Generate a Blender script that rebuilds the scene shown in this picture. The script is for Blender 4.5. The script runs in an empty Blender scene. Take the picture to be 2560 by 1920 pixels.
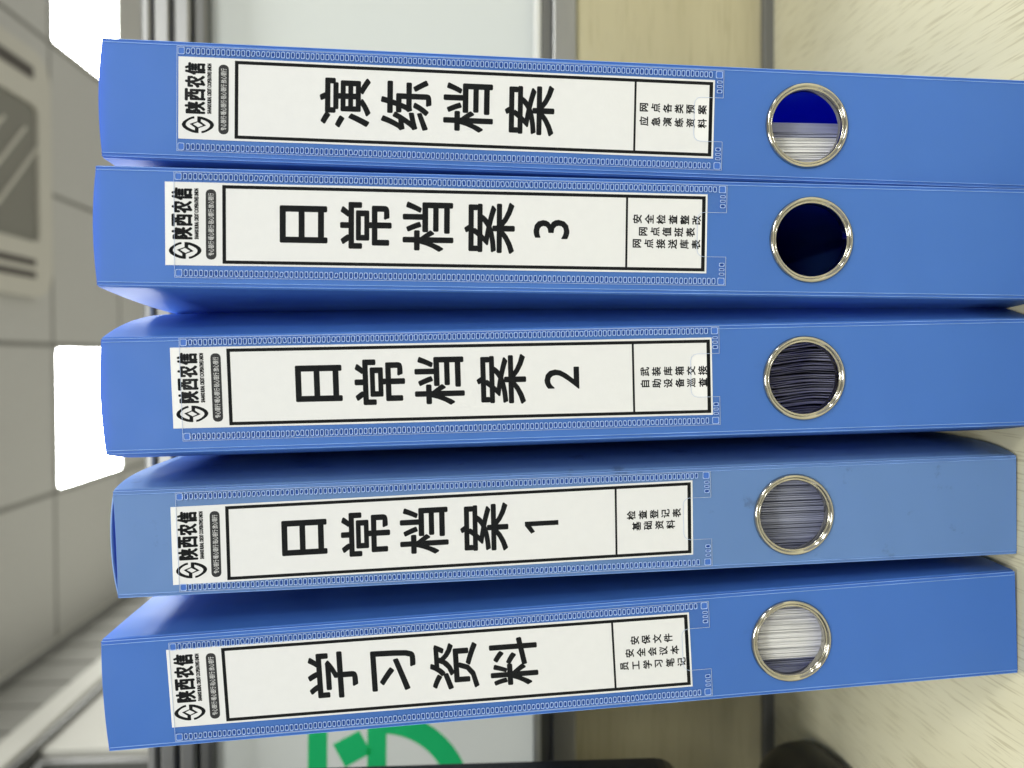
import bpy, bmesh, math, random
from mathutils import Vector, Matrix
from mathutils.geometry import tessellate_polygon
random.seed(7)
S = bpy.context.scene
COL = S.collection

# ------------------------------------------------------------------ camera, world, exposure
F_PX = 1903.18
PITCH, YAW, ROLL = math.radians(4.10423), math.radians(-1.94609), math.radians(0.27043)
CAM = Vector((0.0, -0.25015, 0.19837))
cp, sp, cy_, sy_ = math.cos(PITCH), math.sin(PITCH), math.cos(YAW), math.sin(YAW)
fwd = Vector((sy_ * cp, cy_ * cp, -sp))
side = Vector((cy_, -sy_, 0.0))
down = fwd.cross(side)
cr, sr = math.cos(ROLL), math.sin(ROLL)
img_right = cr * down + sr * side
img_up = cr * side - sr * down
cd = bpy.data.cameras.new("camera")
cd.lens = 5.7
cd.sensor_fit = 'HORIZONTAL'
cd.sensor_width = 5.7 * 2560 / F_PX
cd.clip_start, cd.clip_end = 0.01, 60
cd.dof.use_dof = True
cd.dof.focus_distance = 0.252
cd.dof.aperture_fstop = 1.75
cam = bpy.data.objects.new("camera", cd)
COL.objects.link(cam)
m = Matrix((img_right, img_up, -fwd)).transposed().to_4x4()
m.translation = CAM
cam.matrix_world = m
S.camera = cam

w = bpy.data.worlds.new("World")
S.world = w
w.use_nodes = True
wb = w.node_tree.nodes["Background"]
wb.inputs[0].default_value = (0.86, 0.87, 0.84, 1)
wb.inputs[1].default_value = 0.56
LAMP = 31.0           # radiance of the ceiling light diffusers
S.view_settings.view_transform = 'Standard'
S.view_settings.look = 'None'
S.view_settings.exposure = 0.0
S.view_settings.gamma = 1.0
S.cycles.use_denoising = True
S.cycles.max_bounces = 10
S.cycles.transparent_max_bounces = 16
S.cycles.caustics_reflective = False
S.cycles.caustics_refractive = False
S.cycles.sample_clamp_indirect = 6.0

# ------------------------------------------------------------------ helpers
def link(name, me, parent=None, mats=(), smooth=False):
    o = bpy.data.objects.new(name, me)
    COL.objects.link(o)
    for mt in (mats if isinstance(mats, (list, tuple)) else [mats]):
        if mt is not None: me.materials.append(mt)
    if parent is not None: o.parent = parent
    if smooth:
        for p_ in me.polygons: p_.use_smooth = True
    return o

def tag(o, label=None, cat=None, group=None, kind=None):
    if label: o['label'] = label
    if cat: o['category'] = cat
    if group: o['group'] = group
    if kind: o['kind'] = kind
    return o

def thing(name, label, cat, loc=(0, 0, 0), rot=(0, 0, 0), group=None, kind=None):
    o = bpy.data.objects.new(name, None)
    o.empty_display_size = 0.02
    COL.objects.link(o)
    o.location, o.rotation_euler = loc, rot
    return tag(o, label, cat, group, kind)

class MB:
    """collects geometry for one mesh"""
    def __init__(s): s.v, s.f, s.m = [], [], []
    def add(s, vs, fs, mi=0):
        n = len(s.v)
        s.v += [tuple(x) for x in vs]
        s.f += [tuple(i + n for i in f) for f in fs]
        s.m += [mi] * len(fs)
    def box(s, x0, x1, y0, y1, z0, z1, mi=0):
        s.add([(x0,y0,z0),(x1,y0,z0),(x1,y1,z0),(x0,y1,z0),(x0,y0,z1),(x1,y0,z1),(x1,y1,z1),(x0,y1,z1)],
              [(0,3,2,1),(4,5,6,7),(0,1,5,4),(1,2,6,5),(2,3,7,6),(3,0,4,7)], mi)
    def plate(s, outer, holes, d0, d1, axis='y', mi=0):
        """flat plate with holes in (u,v), between depths d0 (front) and d1"""
        loops = [outer] + list(holes)
        tri = tessellate_polygon([[Vector((a, b, 0)) for a, b in l] for l in loops])
        pts = [p for l in loops for p in l]
        P = (lambda a, b, d: (a, d, b)) if axis == 'y' else (lambda a, b, d: (a, b, d))
        n = len(pts)
        vs = [P(a, b, d0) for a, b in pts]
        def wind(t):
            a, b, c = (pts[i] for i in t)
            return (b[0]-a[0])*(c[1]-a[1]) - (b[1]-a[1])*(c[0]-a[0]) > 0
        tri = [t if wind(t) else (t[0], t[2], t[1]) for t in tri]
        fs = [t if axis == 'y' else (t[0], t[2], t[1]) for t in tri]
        if d1 is not None:
            vs += [P(a, b, d1) for a, b in pts]
            fs += [(t[0]+n, t[2]+n, t[1]+n) if axis == 'y' else (t[0]+n, t[1]+n, t[2]+n) for t in tri]
            k = 0
            for l in loops:
                L = len(l)
                for i in range(L):
                    a, b = k + i, k + (i + 1) % L
                    fs.append((a, a + n, b + n, b))
                k += L
        s.add(vs, fs, mi)
    def grid(s, rows, closed=False, mi=0, flip=False):
        nr, nc = len(rows), len(rows[0])
        fs = []
        for i in range(nr - 1):
            for j in range(nc if closed else nc - 1):
                q = (i*nc + j, i*nc + (j+1) % nc, (i+1)*nc + (j+1) % nc, (i+1)*nc + j)
                fs.append(q[::-1] if flip else q)
        s.add([p for r in rows for p in r], fs, mi)
    def build(s, name, mats, parent=None, smooth=False, fix=True):
        me = bpy.data.meshes.new(name)
        me.from_pydata(s.v, [], s.f)
        me.polygons.foreach_set('material_index', s.m)
        me.update()
        if fix:
            bm = bmesh.new(); bm.from_mesh(me)
            bmesh.ops.recalc_face_normals(bm, faces=bm.faces)
            bm.to_mesh(me); bm.free()
        return link(name, me, parent, mats, smooth)

def bevel(o, w_, seg=2):
    b = o.modifiers.new('bevel', 'BEVEL')
    b.width, b.segments, b.limit_method = w_, seg, 'ANGLE'
    return o

def circle(cx, cz, r, n=64):
    return [(cx + r*math.cos(2*math.pi*i/n), cz + r*math.sin(2*math.pi*i/n)) for i in range(n)]

def rrect(x0, x1, z0, z1, r, n=4):
    pts = []
    for (cx, cz, a0) in ((x1-r, z1-r, 0), (x0+r, z1-r, 90), (x0+r, z0+r, 180), (x1-r, z0+r, 270)):
        for i in range(n + 1):
            a = math.radians(a0 + 90*i/n)
            pts.append((cx + r*math.cos(a), cz + r*math.sin(a)))
    return pts

# ------------------------------------------------------------------ materials
def mat(name):
    mt = bpy.data.materials.new(name)
    mt.use_nodes = True
    nt = mt.node_tree
    return mt, nt, nt.nodes["Principled BSDF"], nt.nodes["Material Output"]

def N(nt, t, **kw):
    n = nt.nodes.new(t)
    for k, v in kw.items():
        if k in n.inputs: n.inputs[k].default_value = v
        else: setattr(n, k, v)
    return n

def simple(name, col, rough=.5, metal=0., spec=.5, var=0., vscale=20., bump=0., bscale=400., stretch=(1,1,1)):
    mt, nt, b, out = mat(name)
    b.inputs['Base Color'].default_value = (*col, 1)
    b.inputs['Roughness'].default_value = rough
    b.inputs['Metallic'].default_value = metal
    b.inputs['Specular IOR Level'].default_value = spec
    tc = N(nt, 'ShaderNodeTexCoord')
    mp = N(nt, 'ShaderNodeMapping'); mp.inputs['Scale'].default_value = stretch
    nt.links.new(tc.outputs['Object'], mp.inputs['Vector'])
    if var:
        nz = N(nt, 'ShaderNodeTexNoise', Scale=vscale, Detail=4.)
        nt.links.new(mp.outputs[0], nz.inputs['Vector'])
        rp = N(nt, 'ShaderNodeValToRGB')
        rp.color_ramp.elements[0].position, rp.color_ramp.elements[1].position = .3, .7
        rp.color_ramp.elements[0].color = (*[c*(1-var) for c in col], 1)
        rp.color_ramp.elements[1].color = (*[min(1, c*(1+var)) for c in col], 1)
        nt.links.new(nz.outputs['Fac'], rp.inputs['Fac'])
        nt.links.new(rp.outputs['Color'], b.inputs['Base Color'])
    if bump:
        nz2 = N(nt, 'ShaderNodeTexNoise', Scale=bscale, Detail=3.)
        nt.links.new(mp.outputs[0], nz2.inputs['Vector'])
        bp = N(nt, 'ShaderNodeBump', Strength=bump, Distance=.0002)
        nt.links.new(nz2.outputs['Fac'], bp.inputs['Height'])
        nt.links.new(bp.outputs[0], b.inputs['Normal'])
    return mt

def plastic(name, col, trans, dirt=0., rough=.46):
    """tinted polypropylene sheet: slightly translucent, fine leathery texture, light wear"""
    mt, nt, b, out = mat(name)
    tc = N(nt, 'ShaderNodeTexCoord')
    lo = N(nt, 'ShaderNodeTexNoise', Scale=14., Detail=3.)
    nt.links.new(tc.outputs['Object'], lo.inputs['Vector'])
    rp = N(nt, 'ShaderNodeValToRGB')
    rp.color_ramp.elements[0].position, rp.color_ramp.elements[1].position = .35, .7
    rp.color_ramp.elements[0].color = (*[c*.94 for c in col], 1)
    rp.color_ramp.elements[1].color = (*[c*1.06 for c in col], 1)
    nt.links.new(lo.outputs['Fac'], rp.inputs['Fac'])
    colour = rp.outputs['Color']
    # specks of dust and grime
    sp_ = N(nt, 'ShaderNodeTexNoise', Scale=90., Detail=6.)
    sp_.inputs['Roughness'].default_value = .7
    nt.links.new(tc.outputs['Object'], sp_.inputs['Vector'])
    r2 = N(nt, 'ShaderNodeValToRGB')
    r2.color_ramp.elements[0].position, r2.color_ramp.elements[1].position = .64 - .05*dirt, .80 - .04*dirt
    r2.color_ramp.elements[0].color = (0, 0, 0, 1)
    r2.color_ramp.elements[1].color = (1, 1, 1, 1)
    nt.links.new(sp_.outputs['Fac'], r2.inputs['Fac'])
    mul = N(nt, 'ShaderNodeMath', operation='MULTIPLY'); mul.inputs[1].default_value = .15 + .6*dirt
    nt.links.new(r2.outputs['Color'], mul.inputs[0])
    mx = N(nt, 'ShaderNodeMix', data_type='RGBA')
    nt.links.new(mul.outputs[0], mx.inputs['Factor'])
    nt.links.new(colour, mx.inputs[6])
    mx.inputs[7].default_value = (.05, .06, .07, 1)
    nt.links.new(mx.outputs[2], b.inputs['Base Color'])
    # fine texture
    n1 = N(nt, 'ShaderNodeTexNoise', Scale=1600., Detail=2.)
    n2 = N(nt, 'ShaderNodeTexNoise', Scale=22., Detail=2.)
    nt.links.new(tc.outputs['Object'], n1.inputs['Vector']); nt.links.new(tc.outputs['Object'], n2.inputs['Vector'])
    b1 = N(nt, 'ShaderNodeBump', Strength=.25, Distance=.00006)
    b2 = N(nt, 'ShaderNodeBump', Strength=.5, Distance=.004)
    nt.links.new(n1.outputs['Fac'], b1.inputs['Height']); nt.links.new(n2.outputs['Fac'], b2.inputs['Height'])
    nt.links.new(b2.outputs[0], b1.inputs['Normal']); nt.links.new(b1.outputs[0], b.inputs['Normal'])
    b.inputs['Roughness'].default_value = rough
    b.inputs['Specular IOR Level'].default_value = .5
    tr = N(nt, 'ShaderNodeBsdfTranslucent'); tr.inputs['Color'].default_value = (*trans, 1)
    ms = N(nt, 'ShaderNodeMixShader'); ms.inputs[0].default_value = .40
    nt.links.new(b.outputs[0], ms.inputs[1]); nt.links.new(tr.outputs[0], ms.inputs[2])
    nt.links.new(ms.outputs[0], out.inputs[0])
    return mt

def film(name, tint, gloss, milky):
    mt, nt, b, out = mat(name)
    tp = N(nt, 'ShaderNodeBsdfTransparent'); tp.inputs[0].default_value = (*tint, 1)
    gl = N(nt, 'ShaderNodeBsdfGlossy', Roughness=.12); gl.inputs[0].default_value = (1, 1, 1, 1)
    df = N(nt, 'ShaderNodeBsdfDiffuse'); df.inputs[0].default_value = (.75, .8, .85, 1)
    fr = N(nt, 'ShaderNodeFresnel', IOR=1.45)
    mg = N(nt, 'ShaderNodeMath', operation='MULTIPLY'); mg.inputs[1].default_value = gloss
    nt.links.new(fr.outputs[0], mg.inputs[0])
    tc = N(nt, 'ShaderNodeTexCoord')
    nz = N(nt, 'ShaderNodeTexNoise', Scale=45., Detail=2.)
    nt.links.new(tc.outputs['Object'], nz.inputs['Vector'])
    bp = N(nt, 'ShaderNodeBump', Strength=.5, Distance=.001)
    nt.links.new(nz.outputs['Fac'], bp.inputs['Height'])
    nt.links.new(bp.outputs[0], gl.inputs['Normal'])
    m1 = N(nt, 'ShaderNodeMixShader'); m1.inputs[0].default_value = milky
    nt.links.new(tp.outputs[0], m1.inputs[1]); nt.links.new(df.outputs[0], m1.inputs[2])
    m2 = N(nt, 'ShaderNodeMixShader')
    nt.links.new(mg.outputs[0], m2.inputs[0]); nt.links.new(m1.outputs[0], m2.inputs[1]); nt.links.new(gl.outputs[0], m2.inputs[2])
    nt.links.new(m2.outputs[0], out.inputs[0])
    nt.nodes.remove(b)
    return mt

def wood(name, base, dark, pore, axis, k=1., rough=.45):
    """pale oak laminate, grain along the given axis (0 = x, 1 = y)"""
    mt, nt, b, out = mat(name)
    tc = N(nt, 'ShaderNodeTexCoord')
    def mapped(across, along, off=0.):
        mp = N(nt, 'ShaderNodeMapping')
        s_ = [across]*3; s_[axis] = along
        mp.inputs['Scale'].default_value = s_
        mp.inputs['Location'].default_value = (off, off*1.7, off*.3)
        nt.links.new(tc.outputs['Object'], mp.inputs['Vector'])
        return mp.outputs[0]
    n1 = N(nt, 'ShaderNodeTexNoise', Scale=1., Detail=5.); nt.links.new(mapped(34*k, 2.2*k), n1.inputs['Vector'])
    r1 = N(nt, 'ShaderNodeValToRGB')
    r1.color_ramp.elements[0].position, r1.color_ramp.elements[1].position = .32, .68
    r1.color_ramp.elements[0].color, r1.color_ramp.elements[1].color = (*dark, 1), (*base, 1)
    nt.links.new(n1.outputs['Fac'], r1.inputs['Fac'])
    n2 = N(nt, 'ShaderNodeTexNoise', Scale=1., Detail=2.); nt.links.new(mapped(1050*k, 42*k, 3.), n2.inputs['Vector'])
    r2 = N(nt, 'ShaderNodeValToRGB')
    r2.color_ramp.elements[0].position, r2.color_ramp.elements[1].position = .55, .67
    r2.color_ramp.elements[0].color, r2.color_ramp.elements[1].color = (0, 0, 0, 1), (1, 1, 1, 1)
    nt.links.new(n2.outputs['Fac'], r2.inputs['Fac'])
    mu = N(nt, 'ShaderNodeMath', operation='MULTIPLY'); mu.inputs[1].default_value = .55
    nt.links.new(r2.outputs['Color'], mu.inputs[0])
    mx = N(nt, 'ShaderNodeMix', data_type='RGBA')
    nt.links.new(mu.outputs[0], mx.inputs['Factor']); nt.links.new(r1.outputs['Color'], mx.inputs[6])
    mx.inputs[7].default_value = (*pore, 1)
    nt.links.new(mx.outputs[2], b.inputs['Base Color'])
    bp = N(nt, 'ShaderNodeBump', Strength=.3, Distance=.0002); bp.invert = True
    nt.links.new(n2.outputs['Fac'], bp.inputs['Height']); nt.links.new(bp.outputs[0], b.inputs['Normal'])
    b.inputs['Roughness'].default_value = rough
    return mt

def emit(name, col, strength):
    mt, nt, b, out = mat(name)
    e = N(nt, 'ShaderNodeEmission', Strength=strength); e.inputs[0].default_value = (*col, 1)
    nt.links.new(e.outputs[0], out.inputs[0]); nt.nodes.remove(b)
    return mt

BLUE, BLUET = (.096, .275, .745), (.002, .050, .86)
M = dict(
    paper=simple('label_paper', (.795, .80, .815), .75, var=.01, vscale=300, bump=.15, bscale=900),
    ink=simple('printer_ink', (.006, .007, .008), .8, spec=.1, var=.25, vscale=500),
    inkgrey=simple('faint_printer_ink', (.026, .027, .029), .6, spec=.25, var=.4, vscale=1500),
    film=film('clear_film', (.992, .994, .997), .13, .004),
    weld=simple('welded_film_ridge', (.38, .54, .92), .25, spec=.7),
    weldpatch=simple('welded_film_patch', (.05, .16, .56), .4, spec=.3),
    weldpit=simple('welded_film_pit', (.008, .060, .30), .45, spec=.2),
    metal=simple('champagne_metal', (.50, .48, .42), .12, 1., var=.06, vscale=120, bump=.12, bscale=500),
    wood_desk=wood('pale_oak_desk', (.69, .645, .45), (.63, .585, .395), (.40, .345, .20), 1, 1.),
    wood_panel=wood('oak_panel', (.52, .47, .29), (.45, .40, .24), (.38, .33, .19), 0, .8, .5),
    alu=simple('brushed_aluminium', (.34, .34, .33), .36, .75, var=.05, vscale=40, stretch=(1, 1, 30)),
    alu_dark=simple('dark_grey_profile', (.16, .16, .15), .4, .4),
    seam=simple('dark_groove', (.10, .10, .10), .6),
    glass=simple('milky_glass_panel', (.66, .69, .65), .22, spec=.4, var=.02, vscale=6),
    sticker=simple('green_vinyl', (.03, .50, .17), .35, var=.12, vscale=30, bump=.15, bscale=300),
    tile=simple('ceiling_tile', (.57, .565, .53), .85, var=.03, vscale=60, bump=.3, bscale=300),
    tgrid=simple('ceiling_grid', (.27, .265, .24), .8),
    acframe=simple('ac_white_plastic', (.62, .60, .52), .5),
    acgrille=simple('ac_grille_grey', (.24, .235, .20), .7, bump=.5, bscale=120),
    acdark=simple('ac_vent_dark', (.09, .08, .07), .7),
    wall=simple('painted_wall', (.62, .61, .55), .8, var=.03, vscale=4),
    blind=simple('blind_grey', (.30, .295, .265), .8, var=.08, vscale=8, stretch=(1, 14, 1)),
    wglass=simple('dark_green_window_glass', (.055, .062, .045), .25, var=.4, vscale=5),  # dark green tone of the pane and foliage behind, varied at random
    black=simple('black_plastic', (.008, .009, .010), .35, bump=.2, bscale=900),
    screen=simple('black_screen', (.004, .004, .005), .12),
    floor=simple('grey_floor', (.35, .34, .32), .6, var=.05, vscale=3),
    lampw=emit('light_diffuser', (.985, 1.0, .985), LAMP),
    lframe=simple('light_frame', (.75, .75, .70), .5),
    sheet=simple('white_sheet', (.80, .80, .80), .8, var=.10, vscale=1., stretch=(2200, 1, 12)),
    sheetgrey=simple('bluish_grey_sheet', (.36, .38, .48), .5, var=.15, vscale=1., stretch=(900, 1, 10)),  # grey-blue sleeve tint, with shadow on the deeper sheets mixed into the tone
    sheetdark=simple('dark_grey_sheet', (.50, .50, .58), .6, var=.3, vscale=1., stretch=(1500, 1, 14)),
)

def see_through(mt, col, fac):
    nt = mt.node_tree; b = nt.nodes["Principled BSDF"]; out = nt.nodes["Material Output"]
    tr = N(nt, 'ShaderNodeBsdfTranslucent'); tr.inputs['Color'].default_value = (*col, 1)
    ms = N(nt, 'ShaderNodeMixShader'); ms.inputs[0].default_value = fac
    nt.links.new(b.outputs[0], ms.inputs[1]); nt.links.new(tr.outputs[0], ms.inputs[2]); nt.links.new(ms.outputs[0], out.inputs[0])
see_through(M['glass'], (.70, .73, .71), .55)
see_through(M['sticker'], (.04, .95, .36), .58)
# ------------------------------------------------------------------ room
CEIL = 1.786
XS = lambda k: .04 + .586*k       # tile seams
YS = lambda k: 2.87 + .595*k
ceiling = thing('ceiling', None, None, kind='structure')
mb = MB(); mb.box(XS(-2) - .01, XS(7), YS(-13), YS(4), CEIL + .006, CEIL + .03)
mb.build('ceiling_grid', M['tgrid'], ceiling)
tmb = MB(); a, b_ = .586*.5 - .009, .595*.5 - .009
tmb.plate(rrect(-a, a, -b_, b_, .004, 1), [], 0, .012, axis='z')
tile_me = None
lights = {(-1, 0), (2, 0), (5, 0), (-1, -4), (2, -4), (5, -4), (-1, -8), (2, -8), (5, -8), (-1, -11), (2, -11)}
AC = (.215, 1.115, 1.91, 2.81)     # cassette on the ceiling
for i in range(-2, 7):
    for j in range(-13, 4):
        if (i, j) in lights: continue
        cx, cyy = XS(i) + .293, YS(j) + .2975
        if tile_me is None:
            o = tmb.build('ceiling_tile', M['tile'], ceiling); tile_me = o.data
        else:
            o = bpy.data.objects.new('ceiling_tile', tile_me); COL.objects.link(o); o.parent = ceiling
        o.location = (cx, cyy, CEIL)
LIGHT_LABEL = {
    (-1, 0): 'glowing square ceiling light panel seen whole above the middle boxes',
    (2, 0): 'glowing ceiling light panel cut off by the photo edge above the drill file box'}
ROWS = {0: 'farthest', -4: 'second farthest', -8: 'second nearest', -11: 'nearest'}
COLS = {-1: 'left', 2: 'middle', 5: 'right'}
light_src = None
for (i, j) in sorted(lights, key=lambda t: (-t[1], t[0])):
    t = thing('ceiling_light', LIGHT_LABEL.get((i, j)) or 'ceiling light panel outside the frame, %s row, %s column' % (ROWS[j], COLS[i]), 'ceiling light',
              (XS(i) + .293, YS(j) + .2975, CEIL - .002), group='square light panels in the tiled ceiling')
    if light_src is None:
        q = MB(); q.plate(rrect(-.288, .288, -.292, .292, .012, 3), [rrect(-.276, .276, -.280, .280, .012, 3)], -.006, .01, axis='z')
        f_ = q.build('light_frame', M['lframe'], t)
        q = MB(); q.plate(rrect(-.2765, .2765, -.2805, .2805, .012, 3), [], -.001, None, axis='z')
        d_ = q.build('light_diffuser', M['lampw'], t, fix=False)
        light_src = (f_.data, d_.data)
    else:
        for nm, me in zip(('light_frame', 'light_diffuser'), light_src):
            c = bpy.data.objects.new(nm, me); COL.objects.link(c); c.parent = t

# air conditioner cassette
x0, x1, y0, y1 = AC
ac = thing('air_conditioner', 'pale square ceiling air conditioner with slotted edge and ribbed grey grille', 'air conditioner',
           ((x0+x1)/2, (y0+y1)/2, CEIL - .035))
hx, hy = (x1-x0)/2, (y1-y0)/2
g, gy = .25, .36
q = MB(); q.plate(rrect(-hx, hx, -hy, hy, .11, 8), [rrect(-g, g, -gy, gy, .03, 3)], 0, .035, axis='z')
bevel(q.build('cover_frame', M['acframe'], ac), .008, 3)
q = MB(); q.plate(rrect(-g, g, -gy, gy, .03, 3), [], .012, None, axis='z'); q.build('intake_grille', M['acgrille'], ac, fix=False)
for s_ in range(-2, 3):
    q = MB(); L = .22; c0 = s_*.13
    ux, uy = .7071, .7071
    px, py = 0, c0
    wv = .006
    q.plate([(px-ux*L - uy*wv, py-uy*L + ux*wv), (px-ux*L + uy*wv, py-uy*L - ux*wv), (px+ux*L + uy*wv, py+uy*L - ux*wv), (px+ux*L - uy*wv, py+uy*L + ux*wv)][::-1], [], .004, .012, axis='z')
    q.build('grille_rib', M['acframe'], ac)
for (ax, bx, ay, by) in ((-.29, .29, -hy+.07, -hy+.115), (-hx+.065, -hx+.09, -.33, .33), (-hx+.11, -hx+.135, -.33, .33), (hx-.11, hx-.065, -.33, .33)):
    q = MB(); q.plate(rrect(ax, bx, ay, by, .012, 3), [], -.0015, .002, axis='z'); q.build('air_slot', M['acdark'], ac)

# left wall with cornice, blinds, window
WX = -1.122
lw = thing('side_wall', None, None, kind='structure')
q = MB(); q.box(WX - .12, WX, YS(-13), YS(4), 1.745, CEIL + .006); q.build('cornice', M['wall'], lw)
q = MB(); q.box(WX - .12, WX, 1.96, YS(4), -.75, 1.372); q.build('wall_plaster', M['wall'], lw)
q = MB(); q.box(WX - .12, WX - .02, YS(-13), 1.955, -.75, .25); q.build('wall_plaster', M['wall'], lw)
bl = thing('window_blind', 'grey slatted blind under the ceiling on the far left wall', 'blind', (WX, 2.0, 1.48))
for k in range(46):
    yy = -1.4 + k*.09
    q = MB(); q.box(-.035, -.028 + (k % 2)*.004, yy, yy + .085, .002, .262); q.build('blind_slat', M['blind'], bl)
q = MB(); q.box(-.03, .012, -1.5, 3.0, .262, .272); bevel(q.build('blind_rail', M['alu'], bl), .003)
cb = thing('curtain_box', 'long pale horizontal ledge below the blind on the side wall', 'ledge', (WX, 2.0, 1.38))
q = MB(); q.box(-.10, .035, -4., 3.0, .012, .098); bevel(q.build('ledge_board', M['wall'], cb), .008)
q = MB(); q.box(-.10, .02, -4., 3.0, -.006, .010); q.build('ledge_lip', M['alu_dark'], cb)
wn = thing('window', 'dark window pane beside the pale wall at the lower left corner', 'window', (WX, 1.0, .25))
q = MB(); q.box(-.05, -.045, -1.5, .93, .03, 1.10); q.build('window_pane', M['wglass'], wn)
for (ya, yb, za, zb) in ((-1.5, .95, 0, .035), (-1.5, .95, 1.09, 1.12), (.92, .955, .035, 1.09), (-.42, -.38, .035, 1.09)):
    q = MB(); q.box(-.07, -.015, ya, yb, za, zb); bevel(q.build('window_frame', M['alu_dark'], wn), .004)
q = MB(); q.box(WX - .12, XS(7), YS(4), YS(4) + .1, -.75, CEIL + .006)
tag(q.build('far_wall', M['wall']), kind='structure')
q = MB(); q.box(WX - .12, XS(7), YS(-13), YS(4), -.80, -.75)
tag(q.build('floor', M['floor']), kind='structure')

# ------------------------------------------------------------------ desk and partition
PA = math.radians(2.67)
PO = Vector((0, .217, 0))
dk = thing('desk', 'pale oak laminate desk top under the standing file boxes', 'desk', (0, 0, 0))
q = MB(); q.plate([(-.9, -.42), (.9, -.42), (.9, .217 + .9*math.tan(PA)), (-.9, .217 - .9*math.tan(PA))], [], -.025, 0, axis='z')
q.build('desk_top', M['wood_desk'], dk)
for sx in (-.86, .86):
    q = MB(); q.box(sx-.02, sx+.02, -.38, .12, -.75, -.025); bevel(q.build('desk_leg', M['alu'], dk), .002)

pt = thing('desk_partition', 'desk divider with aluminium rails, milky glass upper panel and oak lower panel', 'partition', PO, (0, 0, PA))
K = 5.0e-5 * 1000
def bar(name, mt, z0, z1, d0, d1, x0=-.9, x1=.9, bev=.001):
    q = MB()
    f_ = lambda z, x: (z/1000)*(1 + K*x*(z/384.)) if z > 20 else z/1000
    vs = []
    for (zz, dd) in ((z0, d0), (z1, d0), (z1, d1), (z0, d1)):
        vs.append((zz, dd))
    rows = [[(x, d/1000, f_(z, x)) for z, d in vs] for x in (x0, x1)]
    q.grid(rows, closed=True)
    n = len(q.v)
    q.f += [(0, 1, 2, 3), (4, 7, 6, 5)]; q.m += [0, 0]
    o = q.build(name, mt, pt)
    if bev: bevel(o, bev)
    return o
bar('base_rail', M['alu_dark'], -1, 6.2, -1.5, 28, bev=.0006)
bar('oak_panel', M['wood_panel'], 6.2, 124.8, 4, 24, bev=0)
bar('middle_rail', M['alu'], 124.8, 139.5, 1, 27)
bar('middle_rail', M['alu_dark'], 139.5, 146.5, 5, 25)
bar('edge_glint_strip', M['lframe'], 146.5, 151.5, 3, 6.8, bev=.0018)  # added pale strip stands in for the bright reflection along the glass edge
q = MB(); q.add([(-.9, .011, .140), (.9, .011, .140), (.9, .011, .354), (-.9, .011, .354)], [(0, 1, 2, 3)])
q.build('glass_panel', M['glass'], pt, fix=False)
bar('top_rail', M['alu_dark'], 347, 356.5, 4.5, 25, bev=.003)
bar('top_rail', M['alu'], 356.5, 366.5, 1.5, 27, bev=.002)
bar('rail_groove', M['seam'], 366.5, 368.2, 3.5, 25, bev=0)
bar('top_rail', M['alu'], 368.2, 377, 0, 28, bev=.0012)
bar('rail_groove', M['seam'], 377, 378.6, 2.5, 25, bev=0)
bar('top_rail', M['alu'], 378.6, 385, 0, 28, bev=.002)
# panel joint posts right and left, outside the boxes
# green sticker on the glass
gs = MB()
C0, R0, R1 = (-275, 245), 43, 56.5
th0 = math.asin((241 - 245)/R0)
outer = [( -341, 252.7), (-219.2, 252.7)]
a0 = math.asin((252.7 - 245)/R1)
arc = lambda r, a, b, n: [(C0[0] + r*math.cos(a + (b - a)*i/n), C0[1] + r*math.sin(a + (b - a)*i/n)) for i in range(n + 1)]
lower = arc(R1, a0, -math.pi - a0, 60)
inner = arc(R0, -math.pi - th0, th0, 50)
ring = lower + [(-331, 252.7)]


gs.plate([(x/1000, z/1000) for x, z in lower], [[(x/1000, z/1000) for x, z in inner]], .0104, None)
gs.plate([(x/1000, z/1000) for x, z in ((-330, 277), (-222, 277), (-222, 288.7), (-330, 288.7))], [], .0104, None)
gs.plate([(x/1000, z/1000) for x, z in ((-237.6, 273.7), (-252.0, 266), (-243.5, 250), (-229.6, 257.7))], [], .0103, None)
st = gs.build('wall_sticker', M['sticker'])
st.location, st.rotation_euler = PO, (0, 0, PA)
tag(st, 'green bar and half ring emblem stuck on the milky glass, lower left', 'sticker')

# ------------------------------------------------------------------ file boxes
_txt = {}
def glyph(ch, offset=0.):
    """flat outline mesh of one or more characters: verts and faces, ink box centred on the em centre"""
    key = (ch, offset)
    if key in _txt: return _txt[key]
    c = bpy.data.curves.new('t', 'FONT')
    c.body, c.size, c.resolution_u, c.offset, c.fill_mode = ch, 1., 3, offset, 'FRONT'
    o = bpy.data.objects.new('t', c); COL.objects.link(o)
    bpy.context.view_layer.update()
    me = bpy.data.meshes.new_from_object(o)
    vs = [(v.co.x, v.co.y) for v in me.vertices]; fs = [tuple(p_.vertices) for p_ in me.polygons]
    bpy.data.objects.remove(o); bpy.data.meshes.remove(me)
    xs, ys = [v[0] for v in vs], [v[1] for v in vs]
    _txt[key] = (vs, fs, (min(xs), max(xs), min(ys), max(ys)))
    return _txt[key]

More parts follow.
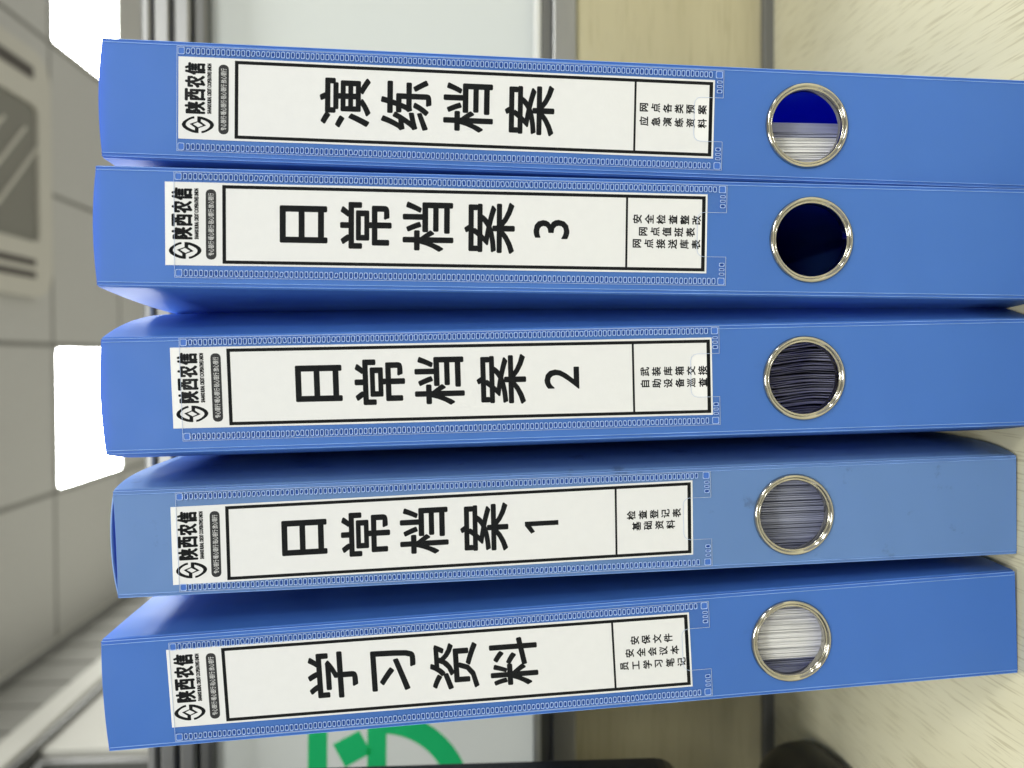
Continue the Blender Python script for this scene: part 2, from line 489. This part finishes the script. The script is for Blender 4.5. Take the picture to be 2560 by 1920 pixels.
def put(mb, ch, cu, cv, em=None, box=None, offset=0., depth=0., mapf=None, bold=0.):
    """bold: stroke gain in mm, printed as slightly shifted passes of the same glyph"""
    if bold:
        steps = [(math.cos(math.radians(a))*bold, math.sin(math.radians(a))*bold) for a in range(0, 360, 45)]
        for k, (bx, by) in enumerate(steps):
            put(mb, ch, cu + bx, cv + by, em, box, 0., depth - .0015*(k + 1), mapf)

    """em: font size in mm centred on the ink box; box: (w,h) stretches the ink to that size"""
    vs, fs, (xa, xb, ya, yb) = glyph(ch, offset)
    mx_, my_ = (xa + xb)/2, (ya + yb)/2
    sx = em if em else box[0]/(xb - xa)
    sy = em if em else box[1]/(yb - ya)
    out = []
    for x, y in vs:
        a, b = mapf(cu + (x - mx_)*sx, cv + (y - my_)*sy)
        out.append((a/1000, depth/1000, b/1000))
    mb.add(out, [f for f in fs])

EMB = [(290,1022),(250,1030),(205,1050),(160,1078),(125,1105),(105,1140),(108,1170),(130,1200),(170,1228),(220,1250),(270,1266),(320,1273),(355,1272),(355,1188),(272,1140),(345,1108),(340,1094),(222,1138),(302,1196),(298,1232),(240,1212),(190,1185),(166,1160),(165,1135),(180,1110),(215,1082),(255,1062),(294,1054)]

def emblem(mb, cu, ly, w_, h_, mapf, depth):
    for sgn in (1, -1):
        pts = []
        for x, y in EMB:
            dx, dy = (x - 345)/488.*sgn, (y - 1147)/254.*sgn
            a, b = mapf(cu - dy*w_, -(ly + dx*h_))
            pts.append((a/1000, b/1000))
        mb.plate(pts, [], depth/1000, None)

def weld_mark(mb, cu, cv, wu, wv, rot, d=-.36, rnd=.36, thick=.19):
    ca, sa = math.cos(rot), math.sin(rot)
    def ringpts(a, b, r):
        r = min(r, a, b)
        pts = []
        for (sx, sy, a0) in ((1, 1, 0), (-1, 1, 90), (-1, -1, 180), (1, -1, 270)):
            for t_ in (0, 45, 90):
                an = math.radians(a0 + t_)
                pts.append((sx*(a - r) + r*math.cos(an), sy*(b - r) + r*math.sin(an)))
        return pts
    loops = []
    for (a, b, dd) in ((wu/2, wv/2, d + .10), (wu/2 - thick*.4, wv/2 - thick*.4, d - .10), (wu/2 - thick, wv/2 - thick, d - .08), (wu/2 - thick*1.35, wv/2 - thick*1.35, d + .12)):
        loops.append([((cu + x*ca - y*sa)/1000, dd/1000, (cv + x*sa + y*ca)/1000) for x, y in ringpts(a, b, rnd)])
    mb.grid(loops, closed=True, mi=0)
    n = len(loops[-1])
    mb.add([(x, y - .00001, z) for x, y, z in loops[-1]], [tuple(range(n))], 2 if wu > 2.25 else 1)

BOX = [
    dict(x=77.708, y=.243, le=.59656, ww=1.618, hh=-.374, du=.85, vt=286.2, vb=113.3, db=0., pu=.5, pv=286.6,
         title=[('演', 52), ('练', 71.4), ('档', 91.4), ('案', 111.4)],
         det=[(3.0, 149.2, 3.92, '网点各类预案'), (-1.5, 149.3, 3.92, '应急演练资料')], col=(BLUE, BLUET), dirt=0.,
         bR=(1.2, 40), bL=(1.0, 20), seed=1,
         label='blue file box at the right end of the row, title reads 演练档案', bow=1.0, flap=0.),
    dict(x=39.742, y=-4.447, le=.058, ww=1.681, hh=-.224, du=1.15, vt=289.0, vb=116.8, db=.1, pu=.8, pv=286.2,
         title=[('日', 42.4), ('常', 61.8), ('档', 81.4), ('案', 101.0), ('3', 121.0)],
         det=[(4.4, 149., 3.92, '安全检查整改'), (.4, 151., 3.92, '网点值班表'), (-3.5, 149., 3.92, '网点接送库表')], col=(BLUE, BLUET), dirt=0.,
         bR=(1.0, 40), bL=(7.0, 60), seed=2,
         label='blue file box whose title ends in the number 3, empty dark finger hole', bow=1.0, flap=0.),
    dict(x=-3.431, y=-1.805, le=-1.79182, ww=1.507, hh=-1.013, du=2.15, vt=287.9, vb=112.8, db=-.7, pu=1.6, pv=285.,
         title=[('日', 46.), ('常', 65.4), ('档', 84.6), ('案', 104.7), ('2', 124.6)],
         det=[(2.0, 152.3, 3.9, '武装库箱交接'), (-2.0, 152.3, 3.9, '自助设备巡查')], col=(BLUE, BLUET), dirt=.1,
         bR=(13., 33), bL=(8.5, 40), seed=3,
         label='blue file box whose title ends in the number 2, wavy dark papers in its hole', bow=.9, flap=0.),
    dict(x=-50.499, y=4.091, le=-2.0703, ww=-.049, hh=-1.638, du=-1.2, vt=290.5, vb=116.8, db=1.8, pu=0., pv=288.6,
         title=[('日', 42.7), ('常', 62.7), ('档', 82.1), ('案', 102.2), ('1', 121.6)],
         det=[(1.9, 152.3, 3.95, '检查登记表'), (-1.9, 154.1, 3.95, '基础资料')], col=((.195, .375, .740), (.015, .09, .7)), dirt=.9,
         bR=(3.7, 10), bL=(1.5, 20), seed=4,
         label='worn greyish blue file box whose title ends in the number 1, smudged spine', bow=-.2, flap=1.5),
    dict(x=-91.813, y=1.917, le=-3.47134, ww=1.191, hh=1.030, du=.9, vt=290.7, vb=117.2, db=-1.05, pu=-.3, pv=289.8,
         title=[('学', 52.7), ('习', 72.7), ('资', 92.8), ('料', 112.8)],
         det=[(4.6, 154.3, 3.85, '安保文件'), (.3, 152.3, 3.9, '安全会议本'), (-4.0, 150.3, 3.95, '员工学习笔记')], col=((.086, .260, .730), BLUET), dirt=.15,
         bR=(1.3, 30), bL=(1.5, 25), seed=5,
         label='blue file box at the left end of the row, title reads 学习资料', bow=.5, flap=.6),
]
DEPTH = 205.

def make_box(c):
    rnd = random.Random(c['seed'])
    W_, H_ = 35*(1 + c['ww']/35), 310*(1 + c['hh']/310)
    hw = W_/2
    le = math.radians(c['le'])
    root = thing('file_box', c['label'], 'file box', (c['x']/1000, c['y']/1000, abs(hw*math.sin(le))/1000 + .0003), (0, le, 0),
                 group='blue plastic file boxes standing in a row')
    pm = plastic('blue_plastic', c['col'][0], c['col'][1], c['dirt'])
    mm = .001
    hv = 81.53*(1 + c['hh']/310)
    # spine panel with the finger hole
    fu = hw - 1.35
    nB = 14
    top = [(fu - 2*fu*i/nB, H_ + c['bow']*(1 - (1 - 2*i/nB)**2)) for i in range(nB + 1)]
    bot = [(-fu + 2*fu*i/nB, 0.) for i in range(nB + 1)]
    q = MB()
    q.plate([(a*mm, b*mm) for a, b in bot + top], [[(a*mm, b*mm) for a, b in circle(0, hv, 12.2, 72)[::-1]]], 0, .9*mm)
    q.build('spine', pm, root)
    # fold lines along both long edges of the spine
    prof = [(fu - .02, .02), (fu + .05, -.05), (fu + .18, -.16), (fu + .30, -.16), (fu + .42, .08), (fu + .50, .16), (hw - .42, .16), (hw - .28, -.02), (hw - .12, .00), (hw - .02, .14), (hw, .5), (hw, 1.1), (hw - .8, 1.1), (fu - .02, .85)]
    for sgn in (1, -1):
        q = MB()
        rows = [[(sgn*u*mm, d*mm, v*mm) for u, d in prof] for v in (0, H_*.25, H_*.5, H_*.75, H_)]
        q.grid(rows, closed=True)
        n = len(prof)
        q.f += [tuple(range(n)), tuple(range(4*n, 5*n))]; q.m += [0, 0]
        q.build('spine_fold', pm, root)
    q = MB()
    for sgn in (1, -1):
        for uc, dc, rr in ((fu + .24, -.12, .13), (hw - .10, .10, .13)):
            q.grid([[(sgn*(uc + rr*math.cos(t))*mm, (dc + rr*math.sin(t))*mm, v*mm) for t in [2*math.pi*k/8 for k in range(8)]] for v in (.3, H_*.33, H_*.66, H_ - .3)], closed=True)
    q.build('fold_crease', M['crease'], root)
    # bulging side covers
    def off(sgn, d, v):
        B, L_ = c['bR'] if sgn > 0 else c['bL']
        e = B*(1 - math.exp(-d/L_))
        end = 1 - max(0, (d - 150)/55)**2*.5
        return e*end*(1 + .04*math.sin(v*.021 + c['seed']))
    ds = [1.0, 2, 4, 7, 10, 14, 19, 25, 33, 43, 55, 70, 90, 115, 140, 165, 190, DEPTH]
    for sgn in (1, -1):
        q = MB()
        rows = [[(sgn*(hw - .05 + off(sgn, d - 1, v))*mm, d*mm, v*mm) for d in ds] for v in [H_*i/16 for i in range(17)]]
        q.grid(rows)
        o = q.build('side_cover', pm, root, smooth=True)
        sm = o.modifiers.new('solid', 'SOLIDIFY'); sm.thickness = .8*mm
        # recalculated normals of an open sheet may face in: push thickness inwards either way
        sm.offset = 0
    # end flaps (top, bottom) and fore edge
    for vv, nm in ((H_ - 1.2, 'end_flap'), (.9, 'end_flap')):
        q = MB()
        pts = [((hw - .9 + off(1, d - 1, vv))*mm, d*mm) for d in ds] + [(-(hw - .9 + off(-1, d - 1, vv))*mm, d*mm) for d in ds[::-1]]
        q.plate(pts, [], (vv - .35)*mm, (vv + .35)*mm, axis='z')
        q.build(nm, pm, root)
    if c['flap'] > 0:
        q = MB(); rows = []
        for d in (.3, 6, 20, 60, 120, 200):
            k_ = 1 if d < 30 else 1 - (d - 30)/200
            rows.append([((-hw + .9 + (2*hw - 1.8)*i/16)*mm, d*mm, (H_ - .25 + c['flap']*k_*(1 - abs(2*i/16 - 1)**2.2))*mm) for i in range(17)])
        q.grid(rows)
        o = q.build('end_flap', pm, root, smooth=True)
        sm = o.modifiers.new('solid', 'SOLIDIFY'); sm.thickness = .45*mm; sm.offset = 0
        q = MB(); strip_ = [((-hw + .9 + (2*hw - 1.8)*i/16)*mm, (H_ - .25 + c['flap']*(1 - abs(2*i/16 - 1)**2.2))*mm) for i in range(17)]
        q.grid([[(a, .2*mm, b - .1*mm), (a, .05*mm, b - .1*mm), (a, .05*mm, b + .22*mm), (a, .2*mm, b + .22*mm)] for a, b in strip_], closed=True)
        q.build('flap_edge', M['crease'], root)
    q = MB(); ub, ul = hw - .9 + off(1, DEPTH - 1, 100), hw - .9 + off(-1, DEPTH - 1, 100)
    q.box(-ul*mm, ub*mm, (DEPTH - 1)*mm, DEPTH*mm, .5*mm, (H_ - .5)*mm); q.build('fore_edge', pm, root)
    # metal ring
    prof = [(11.75, 2.2), (11.7, .4), (11.78, -.10), (11.95, -.42), (12.15, -.52), (12.32, -.44), (12.42, -.36), (12.55, -.48), (12.8, -.86), (13.15, -1.08), (13.5, -1.02), (13.8, -.72), (14.0, -.3), (14.05, .0)]
    q = MB(); nn = 96
    rows = [[(r*1.015*math.cos(2*math.pi*i/nn)*mm, d*mm, (hv + r*1.015*math.sin(2*math.pi*i/nn))*mm) for i in range(nn)] for r, d in prof]
    q.grid(rows, closed=True); q.build('finger_ring', M['metal'], root, smooth=True)
    # paper label
    Lh = c['vt'] - c['vb']
    skew = c['db']/Lh
    mapf = lambda lx, lyneg: (c['du'] + lx + skew*(-lyneg) - 0*lx, c['vt'] + lyneg - skew*lx)
    def rect(mb, xa, xb, ya, yb, d):
        p_ = [mapf(xa, -yb), mapf(xb, -yb), mapf(xb, -ya), mapf(xa, -ya)]
        mb.plate([(a*mm, b*mm) for a, b in p_], [], d*mm, None)
    q = MB()
    nseg = 12
    edge = [(12.85 + rnd.uniform(-.05, .05), Lh*i/nseg) for i in range(nseg + 1)]
    p_ = [mapf(-x, -y) for x, y in edge] + [mapf(x, -y) for x, y in edge[::-1]]
    q.plate([(a*mm, b*mm) for a, b in p_][::-1], [], -.16*mm, -.02*mm)
    lab = q.build('paper_label', M['paper'], root)
    dI = -.19
    q = MB()
    yb_ = Lh - .6
    for (xa, xb, ya, yb) in ((-12.25, 12.2, 17.4, 18.5), (-12.25, 12.2, yb_ - 1.2, yb_), (-12.25, -11.2, 18.5, yb_ - 1.2), (11.15, 12.2, 18.5, yb_ - 1.2), (-11.2, 11.15, Lh - 27.0, Lh - 26.3)):
        rect(q, xa, xb, ya, yb, dI)
    q.build('printed_frame', M['ink'], lab, fix=False)
    q = MB()
    for ch, y in c['title']:
        if ch == '1':
            p1 = [mapf(.5 + a, -y + b) for a, b in ((1.2, -5.7), (1.2, 5.7), (-.2, 5.7), (-3.0, 3.6), (-2.35, 2.3), (-.45, 3.5), (-.45, -5.7))]
            q.plate([(a*mm, b*mm) for a, b in p1][::-1], [], dI*mm, None)
            continue
        put(q, ch, .5, -y, em=(16.9 if not ch.isdigit() else 16.2), depth=dI, mapf=mapf, bold=(.31 if not ch.isdigit() else .16))
    q.build('printed_title', M['ink'], lab, fix=False)
    q = MB()
    for u0, y0_, pitch, s_ in c['det']:
        for k, ch in enumerate(s_):
            put(q, ch, u0, -(y0_ + k*pitch), em=3.12, depth=dI, mapf=mapf, bold=.085)
    q.build('printed_contents', M['ink'], lab, fix=False)
    q = MB(); emblem(q, -8.3, 6.05, 5.3, 10.1, mapf, dI); q.build('printed_emblem', M['ink'], lab, fix=False)
    q = MB()
    for k, ch in enumerate('陕西农信'):
        put(q, ch, -2.95 + k*4.05, -5.15, box=(3.4, 5.9), depth=dI, mapf=mapf, bold=.25)
    q.build('printed_name', M['ink'], lab, fix=False)
    q = MB(); put(q, 'SHAANXI RURAL CREDIT COOPERATIVES UNION', 3.1, -9.55, box=(15.6, 1.2), depth=dI, mapf=mapf, bold=.07)
    q.build('printed_english_name', M['ink'], lab, fix=False)
    q = MB()
    pill = [mapf(x, -y) for x, y in rrect(-11.0, 10.8, 12.35, 15.55, 1.4, 4)]
    q.plate([(a*mm, b*mm) for a, b in pill], [], dI*mm, None)
    q.build('printed_slogan_bar', M['inkgrey'], lab, fix=False)
    q = MB(); put(q, '专心银行·暖心银行·贴心银行·放心银行', -.1, -13.95, box=(19.4, 1.75), depth=dI - .02, mapf=mapf)
    q.build('printed_slogan', M['paper'], lab, fix=False)
    # clear film pocket with finger notch
    pu, pt_, pb = c['pu'], c['pv'], 110.4
    hu = 16.35
    nt_ = [(pu + 7.4, pb), (pu + 7.4, pb + 3.)]
    notch = [(pu + 7.4, pb), (pu + 7.4, pb + 7.5)] + [(pu + 7.4 - 2.2*(1 - math.cos(math.radians(a))), pb + 7.5 + 2.2*math.sin(math.radians(a))) for a in (30, 60, 90)] + \
            [(pu - 7.0 + 2.2*(1 - math.cos(math.radians(a))), pb + 7.5 + 2.2*math.sin(math.radians(a))) for a in (90, 60, 30)] + [(pu - 7.0, pb + 7.5), (pu - 7.0, pb)]
    outl = [(pu - hu, pt_), (pu - hu, pb)] + notch[::-1] + [(pu + hu, pb), (pu + hu, pt_)]
    q = MB(); q.plate([(a*mm, b*mm) for a, b in outl], [], -.30*mm, None)
    fm = q.build('film_pocket', M['film'], root, fix=False)
    # bright cut edges of the film
    q = MB()
    def strip(pts, t_=.05):
        for (a, b) in zip(pts[:-1], pts[1:]):
            dx, dy = b[0]-a[0], b[1]-a[1]; L_ = math.hypot(dx, dy)
            nx, ny = -dy/L_*t_, dx/L_*t_
            P_ = [(a[0]-nx, a[1]-ny), (b[0]-nx, b[1]-ny), (b[0]+nx, b[1]+ny), (a[0]+nx, a[1]+ny)]
            q.plate([(x*mm, z*mm) for x, z in P_], [], -.38*mm, -.28*mm)
    strip([(pu - hu, pt_), (pu - hu, pb), (pu - 7.0, pb)]); strip(notch); strip([(pu + 7.4, pb), (pu + hu, pb), (pu + hu, pt_)])
    strip([(pu + hu, pt_), (pu - hu, pt_)], .045)
    q.build('film_edge', M['weldfilm'], fm)
    # heat welded marks
    q = MB()
    for sgn in (1, -1):
        uu = pu + sgn*14.95
        weld_mark(q, uu, pt_ - 1.3, 2.3, 2.2, 0)
        v = pt_ - 3.4
        k = 0
        bad = rnd.sample(range(100), 9)
        while v > pb + 3.4:
            j = 1 if (14 <= k <= 16 and sgn > 0) or k in bad else 0
            weld_mark(q, uu + rnd.uniform(-.05, .05), v, 2.1 + rnd.uniform(-.12, .12) - .4*j*rnd.random(), 1.22 + rnd.uniform(-.07, .07), rnd.uniform(-.03, .03) + j*rnd.choice((-.25, .22)))
            v -= 1.545; k += 1
        weld_mark(q, uu, pb + 1.5, 2.4, 2.4, 0)
        for r_ in range(3):
            big = .35 if r_ == 2 else 0
            weld_mark(q, pu + sgn*(12.6 - r_*1.45 - big*.5), pb + 1.3, .95 + big, 1.9, 0)
    wm = q.build('weld_marks', [M['weld'], M['weldpit'], M['weldpatch']], fm, fix=False, smooth=False)
    wm['kind'] = 'stuff'
    return root, hv, hw

M['crease'] = simple('whitened_glint_crease', (.20, .37, .84), .3, spec=.6, var=.25, vscale=60)  # stress whitening, plus light caught by the ridge tops, put into the colour
M['weldfilm'] = simple('film_cut_edge', (.50, .60, .82), .25, spec=.6)
roots = [make_box(c) for c in BOX]

# ------------------------------------------------------------------ papers inside the boxes
def papers(i, layers, label, group=None):
    """layers: (u_from, u_to, setback, jitter, thickness, material, wave, slope)"""
    root, hv, hw = roots[i]
    c = BOX[i]; rnd = random.Random(40 + i)
    q = MB(); mats = []
    for (u0, u1, d0, jit, th, mt, wave, slope) in layers:
        if mt not in mats: mats.append(mt)
        mi = mats.index(mt)
        u = u0
        ph = rnd.uniform(0, 6)
        while u < u1:
            t = th*rnd.uniform(.6, 1.5)
            gap = rnd.choice((.02, .03, .05, .05, .12)) if wave == 0 else rnd.uniform(.15, .75)
            d = d0 + rnd.uniform(0, jit) + (rnd.random() < .12)*jit
            ph += rnd.uniform(-.16, .16)
            am = wave*rnd.uniform(.5, 1.2)
            sl = slope + rnd.uniform(-.006, .006)
            vs_ = [8, 50] + [hv - 14 + 28*k/10 for k in range(11)] + [200, 300]
            rows = []
            for v in vs_:
                uc = u + (v - hv)*sl*(1 if abs(v - hv) < 20 else 20/abs(v - hv)) + am*math.sin((v - hv)*.12 + ph)*math.exp(-((v - hv)/40)**2)
                rows.append([((uc + a)/1000, b/1000, v/1000) for a, b in ((0, d), (t, d), (t, d + 120), (0, d + 120))])
            q.grid(rows, closed=True, mi=mi)
            n = len(rows)*4
            q.f += [(len(q.v) - 4, len(q.v) - 3, len(q.v) - 2, len(q.v) - 1), (len(q.v) - n, len(q.v) - n + 1, len(q.v) - n + 2, len(q.v) - n + 3)]; q.m += [mi, mi]
            u += t + gap
    o = q.build('paper_stack', mats, None, fix=True)
    o.location, o.rotation_euler = root.location, root.rotation_euler
    tag(o, label, 'papers', group)
    return o
PG = 'papers standing inside the file boxes'
papers(0, [(-14.8, -11.3, 9, 2, .22, M['sheetgrey'], 0, .03), (-11.0, -2.6, 4.5, 1.6, .20, M['sheet'], 0, -.03), (-2.3, 1.2, 8, 2.5, .35, M['sheetgrey'], .15, -.04), (1.3, 3.2, 12, .5, 1.6, M['sheetgrey'], 0, -.02)],
       'white and bluish sheets filling half the hole of the rightmost file box', PG)
papers(2, [(-15, 16, 20, 4, .24, M['sheetdark'], 1.1, 0)], 'wavy dark grey sheets behind the hole of the third file box', PG)
papers(3, [(-15.5, 15, 8, 2.0, .20, M['sheetgrey'], 0, .004), ], 'dense grey paper edges behind the hole of the worn file box', PG)
papers(4, [(-15, -8.4, 6.5, 2.5, .22, M['sheetgrey'], 0, .02), (-8.0, -1.2, 4.5, 1.4, .18, M['sheet'], 0, .025), (-.8, 5.5, 4.5, 1.2, .18, M['sheet'], 0, .03), (5.8, 14.5, 5.5, 1.8, .20, M['sheet'], 0, .03)],
       'thick stack of white sheets behind the hole of the leftmost file box', PG)

# ------------------------------------------------------------------ black monitor and mouse at the left
mo = thing('monitor', 'black monitor edge at the lower left photo border', 'monitor', (-.4355, .078, 0), (0, 0, 0))
q = MB(); q.plate(rrect(-.25, .2505, .093, .42, .012, 5), [rrect(-.238, .238, .109, .408, .004, 2)], -.010, .004); bevel(q.build('bezel', M['black'], mo), .002)
q = MB(); q.plate(rrect(-.2381, .2381, .1089, .4081, .004, 2), [], -.007, None); q.build('screen', M['screen'], mo, fix=False)
q = MB(); q.plate(rrect(-.249, .2495, .094, .419, .012, 5), [], .0041, .016); bevel(q.build('back_housing', M['black'], mo), .006, 3)
q = MB(); q.box(-.03, .03, .005, .014, .008, .10); bevel(q.build('stand_neck', M['black'], mo), .004)
q = MB(); q.plate(rrect(-.11, .09, -.07, .03, .03, 5), [], .0, .009, axis='z'); bevel(q.build('stand_foot', M['black'], mo), .003)

def dome(name, rx, ry, h, m_, parent, z0=.003):
    q = MB(); rows = []
    for i in range(13):
        a = i/12*math.pi/2
        r, z = math.cos(a)**.8, math.sin(a)**.9
        rows.append([(rx*r*math.copysign(abs(math.cos(t))**.8, math.cos(t)), ry*r*math.copysign(abs(math.sin(t))**.85, math.sin(t)), z0 + h*z) for t in [2*math.pi*k/36 for k in range(36)]])
    q.grid(rows, closed=True)
    q.f.append(tuple(range(36))[::-1]); q.m.append(0)
    return q.build(name, m_, parent, smooth=True)
ms = thing('computer_mouse', 'rounded black mouse on the desk beside the leftmost file box', 'mouse', (-.236, .124, 0), (0, 0, math.radians(8)))
dome('mouse_shell', .031, .052, .033, M['black'], ms)
q = MB(); q.plate(rrect(-.027, .027, -.048, .048, .02, 5), [], .0003, .003, axis='z'); q.build('mouse_base', M['alu_dark'], ms)
q = MB()
rows = [[(.0025*sx, .022 + .008*math.cos(t), .031 + .008*math.sin(t)) for t in [2*math.pi*k/20 for k in range(20)]] for sx in (-1, 1)]
q.grid(rows, closed=True); q.f += [tuple(range(20)), tuple(range(20, 40))]; q.m += [0, 0]
q.build('scroll_wheel', M['alu_dark'], ms)
